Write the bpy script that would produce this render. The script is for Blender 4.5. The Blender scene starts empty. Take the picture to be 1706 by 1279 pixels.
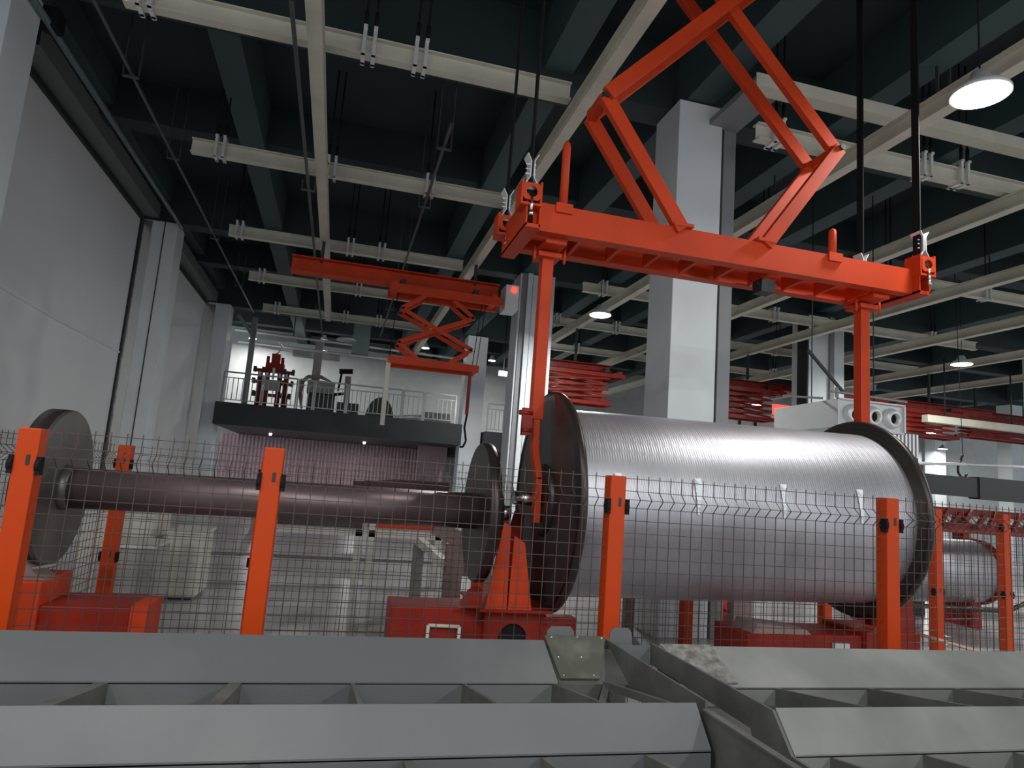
import bpy, math, random
from mathutils import Vector, Matrix
random.seed(4)
S = bpy.context.scene
COL = S.collection
PI = math.pi

# ---------------------------------------------------------------- camera, world, exposure
cam = bpy.data.cameras.new('camera'); cam.sensor_width = 36.0; cam.lens = 1126.0/1706.0*36.0
cam.clip_start = 0.02; cam.clip_end = 300
camo = bpy.data.objects.new('camera', cam); COL.objects.link(camo)
M = Matrix(((0.96500259, -0.10832088, -0.23882334), (-0.2514789, -0.12403451, -0.95988218), (0.07435294, 0.98634782, -0.14693404)))
camo.matrix_world = Matrix.Translation((0, 0, 1.7)) @ M.to_4x4()
S.camera = camo

W = bpy.data.worlds.new('world'); S.world = W; W.use_nodes = True
bg = W.node_tree.nodes['Background']; bg.inputs[0].default_value = (0.86, 0.93, 1.0, 1); bg.inputs[1].default_value = 1.22
S.view_settings.view_transform = 'Standard'; S.view_settings.look = 'None'
S.view_settings.exposure = 0.0; S.view_settings.gamma = 1.0; S.view_settings.use_curve_mapping = False

def area(name, loc, size, power, color=(1, 1, 1), rot=(0, 0, 0), shape='DISK', sy=None, spread=None):
    l = bpy.data.lights.new(name, 'AREA'); l.shape = shape; l.size = size; l.energy = power; l.color = color
    if sy: l.size_y = sy
    if spread: l.spread = spread
    o = bpy.data.objects.new(name, l); COL.objects.link(o); o.location = loc; o.rotation_euler = rot
    return o

# ---------------------------------------------------------------- materials
def mat(name, col, rough=0.5, metal=0.0, var=0.0, scale=3.0, col2=None, bump=0.0, bscale=40.0, spec=None, stretch=None, emit=None, lo=0.35, hi=0.65):
    m = bpy.data.materials.new(name); m.use_nodes = True
    nt = m.node_tree; b = nt.nodes['Principled BSDF']
    b.inputs['Base Color'].default_value = (*col, 1); b.inputs['Roughness'].default_value = rough; b.inputs['Metallic'].default_value = metal
    if spec is not None: b.inputs['Specular IOR Level'].default_value = spec
    if emit:
        b.inputs['Emission Color'].default_value = (*col, 1); b.inputs['Emission Strength'].default_value = emit
    tc = nt.nodes.new('ShaderNodeTexCoord'); mp = nt.nodes.new('ShaderNodeMapping')
    nt.links.new(tc.outputs['Object'], mp.inputs[0])
    if stretch: mp.inputs['Scale'].default_value = stretch
    if var or col2:
        n = nt.nodes.new('ShaderNodeTexNoise'); n.inputs['Scale'].default_value = scale; n.inputs['Detail'].default_value = 6
        nt.links.new(mp.outputs[0], n.inputs['Vector'])
        r = nt.nodes.new('ShaderNodeValToRGB'); r.color_ramp.elements[0].position = lo; r.color_ramp.elements[1].position = hi
        c2 = col2 or tuple(min(1, c*(1+var)) for c in col); c1 = col if col2 else tuple(c*(1-var) for c in col)
        r.color_ramp.elements[0].color = (*c1, 1); r.color_ramp.elements[1].color = (*c2, 1)
        nt.links.new(n.outputs['Fac'], r.inputs[0]); nt.links.new(r.outputs[0], b.inputs['Base Color'])
    if bump:
        n2 = nt.nodes.new('ShaderNodeTexNoise'); n2.inputs['Scale'].default_value = bscale; n2.inputs['Detail'].default_value = 3
        nt.links.new(mp.outputs[0], n2.inputs['Vector'])
        bp = nt.nodes.new('ShaderNodeBump'); bp.inputs['Strength'].default_value = bump; bp.inputs['Distance'].default_value = 0.01
        nt.links.new(n2.outputs['Fac'], bp.inputs['Height']); nt.links.new(bp.outputs[0], b.inputs['Normal'])
    return m

ORANGE = mat('orange_paint', (0.56, 0.05, 0.009), 0.5, spec=0.25, var=0.10, scale=2.5, bump=0.05)
POSTO = mat('post_orange', (0.52, 0.050, 0.003), 0.45, spec=0.25, var=0.05)
REDO = mat('machine_red_orange', (0.25, 0.015, 0.005), 0.45, spec=0.3, var=0.18, scale=4)
CREAM = mat('cream_rail_paint', (0.60, 0.58, 0.48), 0.5, var=0.08, scale=2)
CREAMW = mat('bright_cream_steel', (0.58, 0.56, 0.50), 0.5, var=0.06)
GREY = mat('grey_primer_steel', (0.108, 0.116, 0.12), 0.55, col2=(0.165, 0.17, 0.17), lo=0.45, hi=0.8, scale=1.1, bump=0.05, bscale=90)
GREYD = mat('grey_primer_steel_shaded', (0.07, 0.073, 0.068), 0.6, col2=(0.115, 0.116, 0.108), scale=5, bump=0.15)  # darker primer copy; shade of ribs and recesses put into the colour
GREYG = mat('greenish_grey_panel', (0.125, 0.134, 0.127), 0.55, col2=(0.24, 0.245, 0.225), scale=2.0, lo=0.4, hi=0.75)
GUSSET = mat('gusset_plate_steel', (0.075, 0.082, 0.062), 0.45, col2=(0.16, 0.17, 0.145), scale=7, lo=0.45, hi=0.75)
TEAL = mat('dark_teal_ceiling_paint', (0.018, 0.033, 0.036), 0.7, var=0.15, scale=0.6)
TEALB = mat('teal_beam_paint', (0.045, 0.078, 0.082), 0.65, var=0.12, scale=0.8)
WALLM = mat('painted_wall', (0.74, 0.74, 0.75), 0.75, col2=(0.80, 0.80, 0.81), scale=0.35, bump=0.1, bscale=6)
WHITEW = mat('bright_white_wall', (0.50, 0.525, 0.515), 0.7, var=0.04)
COLM = mat('column_white_panel', (0.72, 0.77, 0.79), 0.6, var=0.05, scale=1.0)
DARKSEAM = mat('dark_seam', (0.02, 0.022, 0.022), 0.6)
FOIL = mat('silver_foil', (0.8, 0.8, 0.76), 0.25, metal=1.0, bump=1.0, bscale=3.5, stretch=(2, 2, 0.8))
FLOORM = mat('grey_resin_floor', (0.42, 0.41, 0.42), 0.28, var=0.12, scale=0.7, bump=0.02, bscale=3, spec=0.6)
YELL = mat('yellow_floor_line', (0.75, 0.42, 0.03), 0.4)
DRUMS = mat('dark_drum_steel', (0.060, 0.050, 0.048), 0.38, metal=0.6, var=0.2, scale=3)
DISCM = mat('grey_spool_disc', (0.15, 0.142, 0.135), 0.42, metal=0.6, var=0.15, scale=4)
SHAFT = mat('brown_grey_spool_tube', (0.17, 0.128, 0.125), 0.4, metal=0.6, var=0.1, scale=3)
STEEL = mat('bright_steel', (0.7, 0.7, 0.68), 0.25, metal=1.0)
BRACK = mat('galvanised_bracket', (0.75, 0.76, 0.76), 0.4, metal=0.3)
BLACK = mat('black_rubber', (0.012, 0.012, 0.013), 0.85, spec=0.2)
BLKST = mat('black_steel', (0.02, 0.021, 0.022), 0.5)
PIPE = mat('conduit_grey', (0.09, 0.10, 0.10), 0.4, metal=0.4)
WIRE = mat('fence_wire', (0.075, 0.05, 0.045), 0.4, metal=0.2)
WHITEM = mat('white_enamel', (0.62, 0.65, 0.65), 0.4, var=0.03)
BALC = mat('balcony_fascia', (0.018, 0.023, 0.024), 0.55, var=0.25, scale=1.2)
PINKW = mat('corrugated_cladding', (0.42, 0.30, 0.33), 0.5, var=0.05)
RAILST = mat('railing_steel', (0.30, 0.31, 0.31), 0.35, metal=0.6)
BROWNS = mat('pinkish_primer_steel', (0.26, 0.19, 0.175), 0.55, var=0.1)
PINKC = mat('orange_lit_sheet', (0.70, 0.42, 0.33), 0.5, var=0.1)  # orange light falling on the sheet is put into its colour
HAZG = mat('grey_crate_board', (0.30, 0.29, 0.28), 0.6, var=0.08)
LAMPE = mat('lamp_glow', (1.0, 1.0, 0.97), 0.5, emit=14.0)
REDE = mat('red_led', (1.0, 0.05, 0.03), 0.5, emit=2.5)
GREENE = mat('green_led', (0.1, 1.0, 0.45), 0.5, emit=2.0)

# crosshatched metal foil wound on the large drum
def foil_roll():
    m = bpy.data.materials.new('wound_aluminium_sheet'); m.use_nodes = True; nt = m.node_tree; b = nt.nodes['Principled BSDF']
    b.inputs['Metallic'].default_value = 0.85; b.inputs['Roughness'].default_value = 0.46
    tc = nt.nodes.new('ShaderNodeTexCoord'); mix = None
    outs = []
    for ang, sc in ((0.12, 95), (-0.12, 95), (0.0, 30)):
        mp = nt.nodes.new('ShaderNodeMapping'); mp.inputs['Rotation'].default_value = (0, ang, 0)
        nt.links.new(tc.outputs['Object'], mp.inputs[0])
        w = nt.nodes.new('ShaderNodeTexWave'); w.bands_direction = 'X'; w.inputs['Scale'].default_value = sc/6.0; w.inputs['Distortion'].default_value = 1.2
        w.inputs['Detail'].default_value = 2; nt.links.new(mp.outputs[0], w.inputs['Vector']); outs.append(w.outputs['Fac'])
    a1 = nt.nodes.new('ShaderNodeMath'); a1.operation = 'ADD'; nt.links.new(outs[0], a1.inputs[0]); nt.links.new(outs[1], a1.inputs[1])
    a2 = nt.nodes.new('ShaderNodeMath'); a2.operation = 'ADD'; nt.links.new(a1.outputs[0], a2.inputs[0]); nt.links.new(outs[2], a2.inputs[1])
    bp = nt.nodes.new('ShaderNodeBump'); bp.inputs['Strength'].default_value = 0.12; bp.inputs['Distance'].default_value = 0.004
    nt.links.new(a2.outputs[0], bp.inputs['Height']); nt.links.new(bp.outputs[0], b.inputs['Normal'])
    n = nt.nodes.new('ShaderNodeTexNoise'); n.inputs['Scale'].default_value = 1.3; n.inputs['Detail'].default_value = 3
    nt.links.new(tc.outputs['Object'], n.inputs['Vector'])
    r = nt.nodes.new('ShaderNodeValToRGB'); r.color_ramp.elements[0].color = (0.44, 0.44, 0.47, 1); r.color_ramp.elements[1].color = (0.60, 0.59, 0.63, 1)
    r.color_ramp.elements[0].position = 0.35; r.color_ramp.elements[1].position = 0.65
    nt.links.new(n.outputs['Fac'], r.inputs[0]); nt.links.new(r.outputs[0], b.inputs['Base Color'])
    return m
ROLL = foil_roll()

# ---------------------------------------------------------------- mesh builder
class MB:
    def __init__(s): s.v = []; s.f = []; s.sm = []
    def quadbox(s, P):      # 8 points: bottom 4 ccw, top 4 ccw
        n = len(s.v); s.v += [Vector(p) for p in P]
        for f in ((3, 2, 1, 0), (4, 5, 6, 7), (0, 1, 5, 4), (1, 2, 6, 5), (2, 3, 7, 6), (3, 0, 4, 7)):
            s.f.append(tuple(n+i for i in f)); s.sm.append(False)
        return s
    def box(s, x0, x1, y0, y1, z0, z1):
        return s.quadbox([(x0, y0, z0), (x1, y0, z0), (x1, y1, z0), (x0, y1, z0), (x0, y0, z1), (x1, y0, z1), (x1, y1, z1), (x0, y1, z1)])
    def bar(s, p, q, w, h, up=(0, 0, 1)):
        p = Vector(p); q = Vector(q); d = (q-p).normalized(); up = Vector(up)
        if abs(d.dot(up)) > 0.99: up = Vector((0, 1, 0))
        a = d.cross(up).normalized()*w/2; b = a.cross(d).normalized()*h/2
        return s.quadbox([p-a-b, p+a-b, q+a-b, q-a-b, p-a+b, p+a+b, q+a+b, q-a+b])
    def ibar(s, p, q, w, h, t, up=(0, 0, 1)):
        p = Vector(p); q = Vector(q); d = (q-p).normalized(); a = d.cross(Vector(up)).normalized(); b = a.cross(d).normalized()
        for k in (-1, 1): s.bar(p+b*k*(h/2-t/2), q+b*k*(h/2-t/2), w, t, up)
        return s.bar(p, q, t, h-2*t, up)
    def chan(s, p, q, w, h, t, side=1, up=(0, 0, 1)):
        p = Vector(p); q = Vector(q); d = (q-p).normalized(); a = d.cross(Vector(up)).normalized(); b = a.cross(d).normalized()
        for k in (-1, 1): s.bar(p+b*k*(h/2-t/2), q+b*k*(h/2-t/2), w, t, up)
        o = a*side*(w/2-t/2)
        return s.bar(p+o, q+o, t, h-2*t, up)
    def cyl(s, p, q, r0, r1=None, n=16, cap=True):
        r1 = r0 if r1 is None else r1
        return s.lathe(p, q, [(0, r0), (1, r1)], n, cap)
    def lathe(s, p, q, prof, n=24, cap=True):     # prof: (t 0..1 along, radius)
        p = Vector(p); q = Vector(q); d = (q-p).normalized()
        u = d.cross(Vector((0, 0, 1)));
        if u.length < 0.05: u = d.cross(Vector((0, 1, 0)))
        u.normalize(); w = d.cross(u)
        k = len(s.v)
        for t, r in prof:
            c = p+(q-p)*t
            for i in range(n):
                a = 2*PI*i/n; s.v.append(c+(u*math.cos(a)+w*math.sin(a))*r)
        for j in range(len(prof)-1):
            for i in range(n):
                i2 = (i+1) % n; s.f.append((k+j*n+i, k+j*n+i2, k+(j+1)*n+i2, k+(j+1)*n+i)); s.sm.append(True)
        if cap:
            s.f.append(tuple(k+i for i in range(n))[::-1]); s.sm.append(False)
            m = k+(len(prof)-1)*n; s.f.append(tuple(m+i for i in range(n))); s.sm.append(False)
        return s
    def tube(s, pts, r, n=8):
        for a, b in zip(pts[:-1], pts[1:]): s.cyl(a, b, r, n=n)
        return s
    def prism(s, pts, d):      # polygon pts, extruded by vector d
        n = len(s.v); k = len(pts); d = Vector(d)
        s.v += [Vector(p) for p in pts]+[Vector(p)+d for p in pts]
        s.f.append(tuple(n+i for i in range(k))[::-1]); s.f.append(tuple(n+k+i for i in range(k))); s.sm += [False, False]
        for i in range(k):
            j = (i+1) % k; s.f.append((n+i, n+j, n+k+j, n+k+i)); s.sm.append(False)
        return s
    def build(s, name, m, parent=None, bevel=0.0):
        me = bpy.data.meshes.new(name)
        if parent is None:
            xs = [v.x for v in s.v]; ys = [v.y for v in s.v]; zs = [v.z for v in s.v]
            o = Vector(((min(xs)+max(xs))/2, (min(ys)+max(ys))/2, min(zs)))
        else:
            o = Vector(parent['_w'])
        me.from_pydata([v-o for v in s.v], [], s.f); me.materials.append(m)
        me.polygons.foreach_set('use_smooth', s.sm); me.update()
        ob = bpy.data.objects.new(name, me); COL.objects.link(ob)
        if parent is not None: ob.parent = parent
        else: ob.location = o
        ob['_w'] = list(o)
        import bmesh
        bm = bmesh.new(); bm.from_mesh(me); bmesh.ops.recalc_face_normals(bm, faces=bm.faces); bm.to_mesh(me); bm.free()
        if bevel:
            b = ob.modifiers.new('bevel', 'BEVEL'); b.width = bevel; b.segments = 2; b.limit_method = 'ANGLE'
        return ob

def tag(o, label, cat, group=None, kind=None):
    if label: o['label'] = label
    if cat: o['category'] = cat
    if group: o['group'] = group
    if kind: o['kind'] = kind
    return o
def thing(name, loc, label, cat, group=None):
    o = bpy.data.objects.new(name, None); COL.objects.link(o); o.location = loc; o['_w'] = list(loc); o.empty_display_size = 0.1
    return tag(o, label, cat, group)
def struct(o): o['kind'] = 'structure'; return o
def copy_tree(o, parent=None):
    c = o.copy(); COL.objects.link(c)
    if parent is not None: c.parent = parent
    for ch in [k for k in ALL_CH(o)]: copy_tree(ch, c)
    return c
def ALL_CH(o): return [k for k in bpy.data.objects if k.parent == o]
def dup(o, loc, label=None, rz=None):
    c = copy_tree(o); c.location = loc
    if label: c['label'] = label
    if rz is not None: c.rotation_euler = (0, 0, rz)
    return c

# ================================================================ SETTING
struct(MB().box(-14, 46, -10, 34, -0.2, 0).build('floor', FLOORM))
struct(MB().box(-14, 46, -10, 34, 8.0, 8.2).build('ceiling', TEAL))
# left wall: panels between the columns
struct(MB().box(-5.0, -4.8, -9, 7.99, 0, 6.95).box(-5.0, -4.8, 8.7, 16.25, 0, 6.95).box(-5.0, -4.8, 16.9, 24.0, 0, 6.95).build('wall_left', WALLM))
struct(MB().box(-5.0, -4.8, -9, 24.0, 6.95, 8.0).build('wall_left_upper', TEAL))
struct(MB().box(-4.82, -4.74, 8.7, 16.15, 6.93, 7.02).box(-4.82, -4.74, 16.9, 23.9, 6.93, 7.02).build('trim_1', DARKSEAM))
struct(MB().box(-4.8, -4.45, 8.7, 24, 7.05, 7.35).build('trim_2', mat('grey_header', (0.16, 0.17, 0.17), 0.6)))
struct(MB().box(-4.8, -4.25, 8.7, 24, 7.5, 8.0).build('beam', TEALB))
struct(MB().box(-14, 46, 33, 33.2, 0, 8).build('wall_back', WHITEW))

sm = MB()
sm.prism([(-4.8, 8.7, 3.98), (-4.8, 10.6, 3.93), (-4.8, 12.8, 3.93), (-4.8, 14.5, 3.90), (-4.8, 16.2, 3.91), (-4.8, 16.2, 3.88), (-4.8, 14.5, 3.87), (-4.8, 12.8, 3.85), (-4.8, 10.6, 3.88), (-4.8, 8.7, 3.94)], (0.03, 0, 0))
struct(sm.build('wall_seam', WALLM))
# columns: white panel casing with dark vertical seam and side channel
def column(x0, x1, y0, y1, ztop=7.0, seam=None, name='column'):
    c = struct(MB().box(x0, x1, y0, y1, 0, ztop).build(name, COLM, bevel=0.01))
    return c
def channel(x0, x1, y0, y1, z1, m): return struct(MB().box(x0, x1, y0, y1, 0, z1).build('column_trim', m))
GREYP = mat('grey_side_panel', (0.24, 0.25, 0.26), 0.6)
column(-4.75, -4.0, 8.0, 8.68)
column(-4.75, -4.05, 16.25, 16.9); channel(-4.33, -4.31, 16.235, 16.25, 7.0, DARKSEAM)
channel(-4.80, -4.75, 16.10, 16.25, 6.95, DARKSEAM)
struct(MB().box(-4.79, -4.56, 16.17, 16.25, 0, 6.95).build('wall_strip', FOIL))
column(-4.7, -4.0, 24.0, 24.7)
struct(MB().box(-4.79, -4.45, 23.88, 23.96, 0, 6.9).build('wall_strip', FOIL))
column(3.95, 4.6, 7.7, 8.4); channel(4.6, 4.66, 7.8, 8.4, 7.0, DARKSEAM); channel(4.66, 4.84, 7.75, 8.4, 7.0, GREYP)
column(4.0, 4.75, 16.0, 16.7); channel(4.18, 4.3, 15.9, 16.0, 7.0, COLM); channel(4.3, 4.33, 15.97, 16.0, 7.0, DARKSEAM); channel(4.05, 4.18, 15.97, 16.0, 7, GREYP); channel(4.75, 4.9, 15.95, 16.2, 7, COLM)
column(12.3, 13.1, 15.8, 16.5); channel(12.95, 13.08, 15.72, 15.8, 7, GREYP); channel(13.1, 13.55, 15.9, 16.5, 7, COLM); channel(12.25, 12.3, 15.78, 16.2, 7, DARKSEAM)
column(4.2, 4.95, 24.0, 24.7)
column(12.6, 13.3, 24.0, 24.7); column(21.0, 21.7, 16, 16.7); column(21.0, 21.7, 24, 24.7); column(29.4, 30.1, 24, 24.7)
column(26.0, 26.8, 32, 32.7); column(33.5, 34.3, 32, 32.7); column(18.6, 19.3, 32, 32.7)

# ceiling beams, crosswise and lengthwise
for y, zb in ((0.2, 7.0), (4.0, 7.3), (8.0, 7.0), (12.0, 7.3), (16.2, 7.0), (20.2, 7.3), (24.2, 7.0), (28.2, 7.3)):
    struct(MB().box(-4.8, 46, y, y+0.45, zb, 8.0).build('beam', TEAL))
for i, x in enumerate((-2.2, 2.1, 4.05, 6.4, 8.5, 10.6, 12.7, 16.9, 21.1, 25.3, 29.5)):
    struct(MB().box(x, x+0.4, -9, 33, 7.18 if i != 2 else 7.02, 8.0).build('beam', TEALB))

# mezzanine at the far left bay
struct(MB().box(-3.98, 4.15, 23.45, 33, 2.93, 3.66).build('slab', BALC))
struct(MB().box(5.0, 12.6, 23.45, 33, 2.80, 3.5).build('slab', BALC))
b = MB()
x = -4.7
while x < 4.1:
    b.prism([(x, 30.0, 0.0), (x+0.05, 29.94, 0.0), (x+0.10, 29.94, 0.0), (x+0.15, 30.0, 0.0)], (0, 0, 2.93)); x += 0.15
struct(b.build('wall_back_lower', PINKW))
struct(MB().box(3.0, 4.1, 26.0, 26.3, 0, 2.93).build('wall_stub', PINKW))
struct(MB().box(-4.9, 12, 31.0, 31.2, 3.66, 7.2).build('wall_back_upper', WHITEW))
# floor markings
struct(MB().box(-3.0, 3.2, 13.9, 14.35, 0.0, 0.004).build('floor_marking', mat('dark_floor_band', (0.05, 0.05, 0.035), 0.3)))
bm_ = MB(); bm_.bar((4.25, 9.2, 0.003), (5.3, 6.6, 0.003), 0.12, 0.006); struct(bm_.build('floor_marking', YELL))

# ================================================================ CEILING RAILS
def yrail(x, y0, y1, label):
    t = thing('crane_rail', (x, y0, 6.0), label, 'rail', 'lengthwise cream crane rails')
    MB().ibar((x, y0, 6.1), (x, y1, 6.1), 0.15, 0.22, 0.018).build('beam_section', CREAM, t)
    y = max(y0+1.0, 3.0); first = None
    while y < min(y1, 13):
        for dx in (-0.07, 0.07):
            if first is None:
                first = MB().cyl((x+dx, y, 6.205), (x+dx, y, 6.235), 0.018, n=8).build('bolt', BLKST, t); f0 = (dx, y)
            else:
                c = first.copy(); COL.objects.link(c); c.location = (dx-f0[0], y-f0[1], 0)
        y += 0.87
    return t
yr = [(-0.67, -2, 20, 'cream lengthwise ceiling rail running straight over the far hoist, first from the wall'),
      (2.29, -2, 24, 'cream lengthwise ceiling rail passing just behind the raised scissor arms'),
      (5.9, -2, 24, 'cream lengthwise ceiling rail behind the big round lamp'),
      (8.72, -1, 30, 'cream lengthwise ceiling rail passing above the bracket end of the lifting frame'),
      (11.4, 2, 30, 'cream lengthwise ceiling rail, fifth from the wall'),
      (14.3, 3, 30, 'cream lengthwise ceiling rail beside the lamp past the lifting frame'),
      (17.2, 4, 31, 'cream lengthwise ceiling rail, second outermost at the far side'),
      (20.1, 5, 31, 'cream lengthwise ceiling rail, outermost at the far side')]
for x, y0, y1, lb in yr: yrail(x, y0, y1, lb)

def xrail(x0, x1, y, label, hang, grp):
    t = thing('cross_rail', ((x0+x1)/2, y, 6.25), label, 'rail', grp)
    MB().ibar((x0, y, 6.36), (x1, y, 6.36), 0.13, 0.22, 0.018, ).build('beam_section', CREAM, t)
    for h in hang:
        for dx in (-0.05, 0.06):
            hg = MB().box(h+dx-0.02, h+dx+0.02, y-0.11, y-0.07, 6.225, 6.55).box(h+dx-0.02, h+dx+0.02, y+0.07, y+0.11, 6.225, 6.55)\
                .box(h+dx-0.022, h+dx+0.022, y-0.13, y+0.13, 6.225, 6.248).box(h+dx-0.022, h+dx+0.022, y-0.13, y+0.13, 6.53, 6.56).build('hanger_clamp', BRACK, t)
            MB().cyl((h+dx, y-0.09, 6.56), (h+dx, y-0.09, 8.0), 0.013, n=6).cyl((h+dx, y-0.09, 6.56), (h+dx, y-0.09, 6.74), 0.024, n=6).build('threaded_rod', BLACK, hg)
    return t
ords = ['nearest', 'second', 'third', 'fourth', 'fifth', 'sixth', 'seventh']
for i, (y, hs) in enumerate(((7.15, (-2.4, -0.15, 0.42)), (10.5, (-2.2, -0.57, 0.98)), (14.2, (-2.4, -0.2, 0.45)), (17.5, (-2.3, 0.08)), (20.9, (-2.2, -0.2, 0.8)))):
    xrail(-2.6, 2.22, y, 'cream cross rail spanning the dark bay beside the wall, %s of five going back' % ords[i], hs, 'cross rails in the wall-side bay')
for i, y in enumerate((7.08, 10.85, 14.4, 17.8, 21.2)):
    xrail(4.7 if i == 0 else 5.1, 13.5+i*1.5, y, 'long cream cross rail over the wide bay, %s of five going back' % ords[i],
          (4.98, 7.28, 7.9, 10.2, 12.6) if i == 0 else (5.6, 7.4, 10.2, 12.7, 15.0), 'cross rails in the wide bay')
t = thing('cable_tray', (8.2, 6.9, 6.3), 'pale flat cable duct running from the top of the big column', 'duct')
MB().box(4.35, 16.0, 6.55, 6.75, 6.62, 6.70).box(4.35, 16, 6.55, 6.57, 6.70, 6.78).build('tray', CREAM, t)
MB().box(4.4, 4.85, 6.62, 7.75, 6.72, 6.8).build('elbow', GREYP, t)

# conduits with U hangers in the wall-side bay
def conduit(name, x, y0, y1, z, hang, label, ztop=8.0):
    t = thing(name, (x, y0, z), label, 'conduit')
    MB().box(x-0.02, x+0.02, y0, y1, z-0.015, z+0.015).build('pipe', PIPE, t)
    for y in hang:
        MB().box(x-0.10, x-0.085, y-0.02, y+0.02, z-0.05, ztop).box(x+0.085, x+0.10, y-0.02, y+0.02, z-0.05, ztop).box(x-0.10, x+0.10, y-0.02, y+0.02, z-0.06, z-0.04).build('u_hanger', PIPE, t)
    return t
conduit('conduit_run', -3.12, 4, 23, 6.62, (9.2, 11.6, 15.6, 19.5), 'thin grey conduit on U hangers along the dark bay beside the grey wall')
conduit('conduit_run', -0.85, 6, 22, 5.9, (10.2, 14, 18), 'thin dark conduit running just beside the first lengthwise rail', 6.0)
conduit('conduit_run', 0.95, 8, 22, 6.15, (8.6, 10.7, 14.5, 18), 'thin grey conduit on U hangers above the far orange hoist')
conduit('conduit_run', 6.72, 2, 22, 6.75, (6.2, 9.4, 13), 'grey conduit hanging between the lengthwise rails past the big column')
t = thing('wall_pipe', (-3.95, 6, 6.85), 'teal grey pipe along the top of the grey wall with black bracket', 'pipe')
MB().cyl((-3.95, 6.0, 6.78), (-3.95, 16.2, 6.9), 0.045, n=10).build('pipe', mat('teal_pipe', (0.10, 0.15, 0.155), 0.4), t)
MB().box(-4.05, -3.85, 8.72, 8.95, 6.78, 7.02).box(-4.08, -4.0, 8.68, 8.75, 6.5, 6.9).build('bracket', BLACK, t)

# ================================================================ PENDANT LAMPS
def pendant(x, y, z, label, power=230, r=0.23):
    t = thing('pendant_lamp', (x, y, z), label, 'lamp', 'round high bay pendant lamps')
    MB().lathe((x, y, z), (x, y, z+0.22), [(0, r+0.012), (0.12, r+0.012), (0.35, r*0.85), (0.6, 0.10), (1.0, 0.07)], 32).build('lamp_housing', WHITEM, t)
    MB().lathe((x, y, z-0.012), (x, y, z-0.002), [(0, r*0.93), (1, r)], 32).build('diffuser', LAMPE, t)
    MB().cyl((x, y, z+0.22), (x, y, 8.0), 0.008, n=6).build('cable', BLACK, t)
    area('lamp_light', (x, y, z-0.03), r*1.8, power, (1.0, 0.99, 0.96))
    return t
for x, y, z, lb in ((5.28, 4.49, 5.5, 'bright round pendant lamp hanging above the lifting frame, the big one'),
                 (5.23, 13.52, 5.5, 'round pendant lamp hanging between the two middle columns'),
                 (14.83, 13.33, 5.5, 'round pendant lamp glowing past the fan box, higher of two there'),
                 (15.7, 23.28, 5.5, 'round pendant lamp in front of the folded orange hoist past the big column'),
                 (24.3, 23.3, 5.2, 'small far pendant lamp over the folded orange hoist at the far side'),
                 (33.0, 31.0, 5.5, 'small far pendant lamp in front of the grey back wall above the black hook'),
                 (9.6, 30.5, 5.6, 'small far pendant lamp behind the folded hoist by the middle column')):
    pendant(x, y, z, lb, 85 if y < 5 else 230)
for x, y, p, lb in ((0.3, -2.5, 260, 'unseen fill lamp added behind the camera over the grey steel frame'), (5.3, -4.5, 420, 'round pendant lamp behind the camera over the aisle'),
                (14.8, 4.4, 330, 'round pendant lamp outside the view level with the lifting gantry'), (-3.0, 1.0, 120, 'unseen fill lamp added outside the view close to the grey wall')):
    pendant(x, y, 5.5, lb, p)  # unseen lamps; those off the pendant grid are added fill light
for x, y, p, lb in ((-1.0, 28.0, 70, 'added fill lamp over the boxed machine on the balcony'), (-3.9, 29.5, 140, 'added fill lamp over the white wall at the balcony corner'),
                (6, 28, 80, 'added fill lamp over the balcony past the far column'), (3.0, 27, 45, 'added fill lamp over the dark bundle on the balcony')):
    pendant(x, y, 6.9, lb, p, 0.15)  # fill lamps added to brighten the upper back wall
for x, y, lb in ((-2.5, 27.0, 'small fill lamp added under the balcony, wall side'), (1.0, 27.5, 'small fill lamp added under the balcony, middle of the bay')):
    t = thing('balcony_fill_lamp', (x, y, 2.85), lb, 'lamp', 'added fill lamps under the balcony')
    MB().lathe((x, y, 2.86), (x, y, 2.93), [(0, 0.04), (1, 0.05)], 16).build('diffuser', LAMPE, t)
    area('lamp_light', (x, y, 2.84), 0.1, 35)  # fill light added to brighten the cladding below the balcony
area('floodlight_beam', (4.7, 19.7, 5.05), 0.25, 80, (1, 1, 1), (PI/2*0.6, 0, 0))
t = thing('flood_lamp', (4.74, 20, 5.0), 'small twin floodlight glowing beside the middle column', 'lamp')
MB().box(4.55, 4.72, 19.98, 20.05, 5.0, 5.12).box(4.78, 4.93, 19.98, 20.05, 5.0, 5.12).build('lamp_face', LAMPE, t)
MB().box(4.52, 4.96, 20.05, 20.12, 4.97, 5.15).box(4.7, 4.8, 20.1, 20.35, 5.05, 5.1).cyl((4.75, 20.32, 5.08), (4.75, 20.32, 7.32), 0.015, n=6).build('lamp_housing', BLACK, t)
t = thing('ceiling_fan_light', (0.03, 22.7, 6.0), 'small flat white fitting on a grey duct under the ceiling above the balcony', 'fitting')
MB().lathe((-0.1, 22.7, 6.0), (-0.1, 22.7, 6.08), [(0, 0.35), (1, 0.25)], 20).build('disc', WHITEM, t)
MB().box(0.1, 0.65, 22.6, 22.9, 5.6, 6.9).build('duct', mat('pale_teal_duct', (0.16, 0.22, 0.215), 0.5), t)

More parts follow.
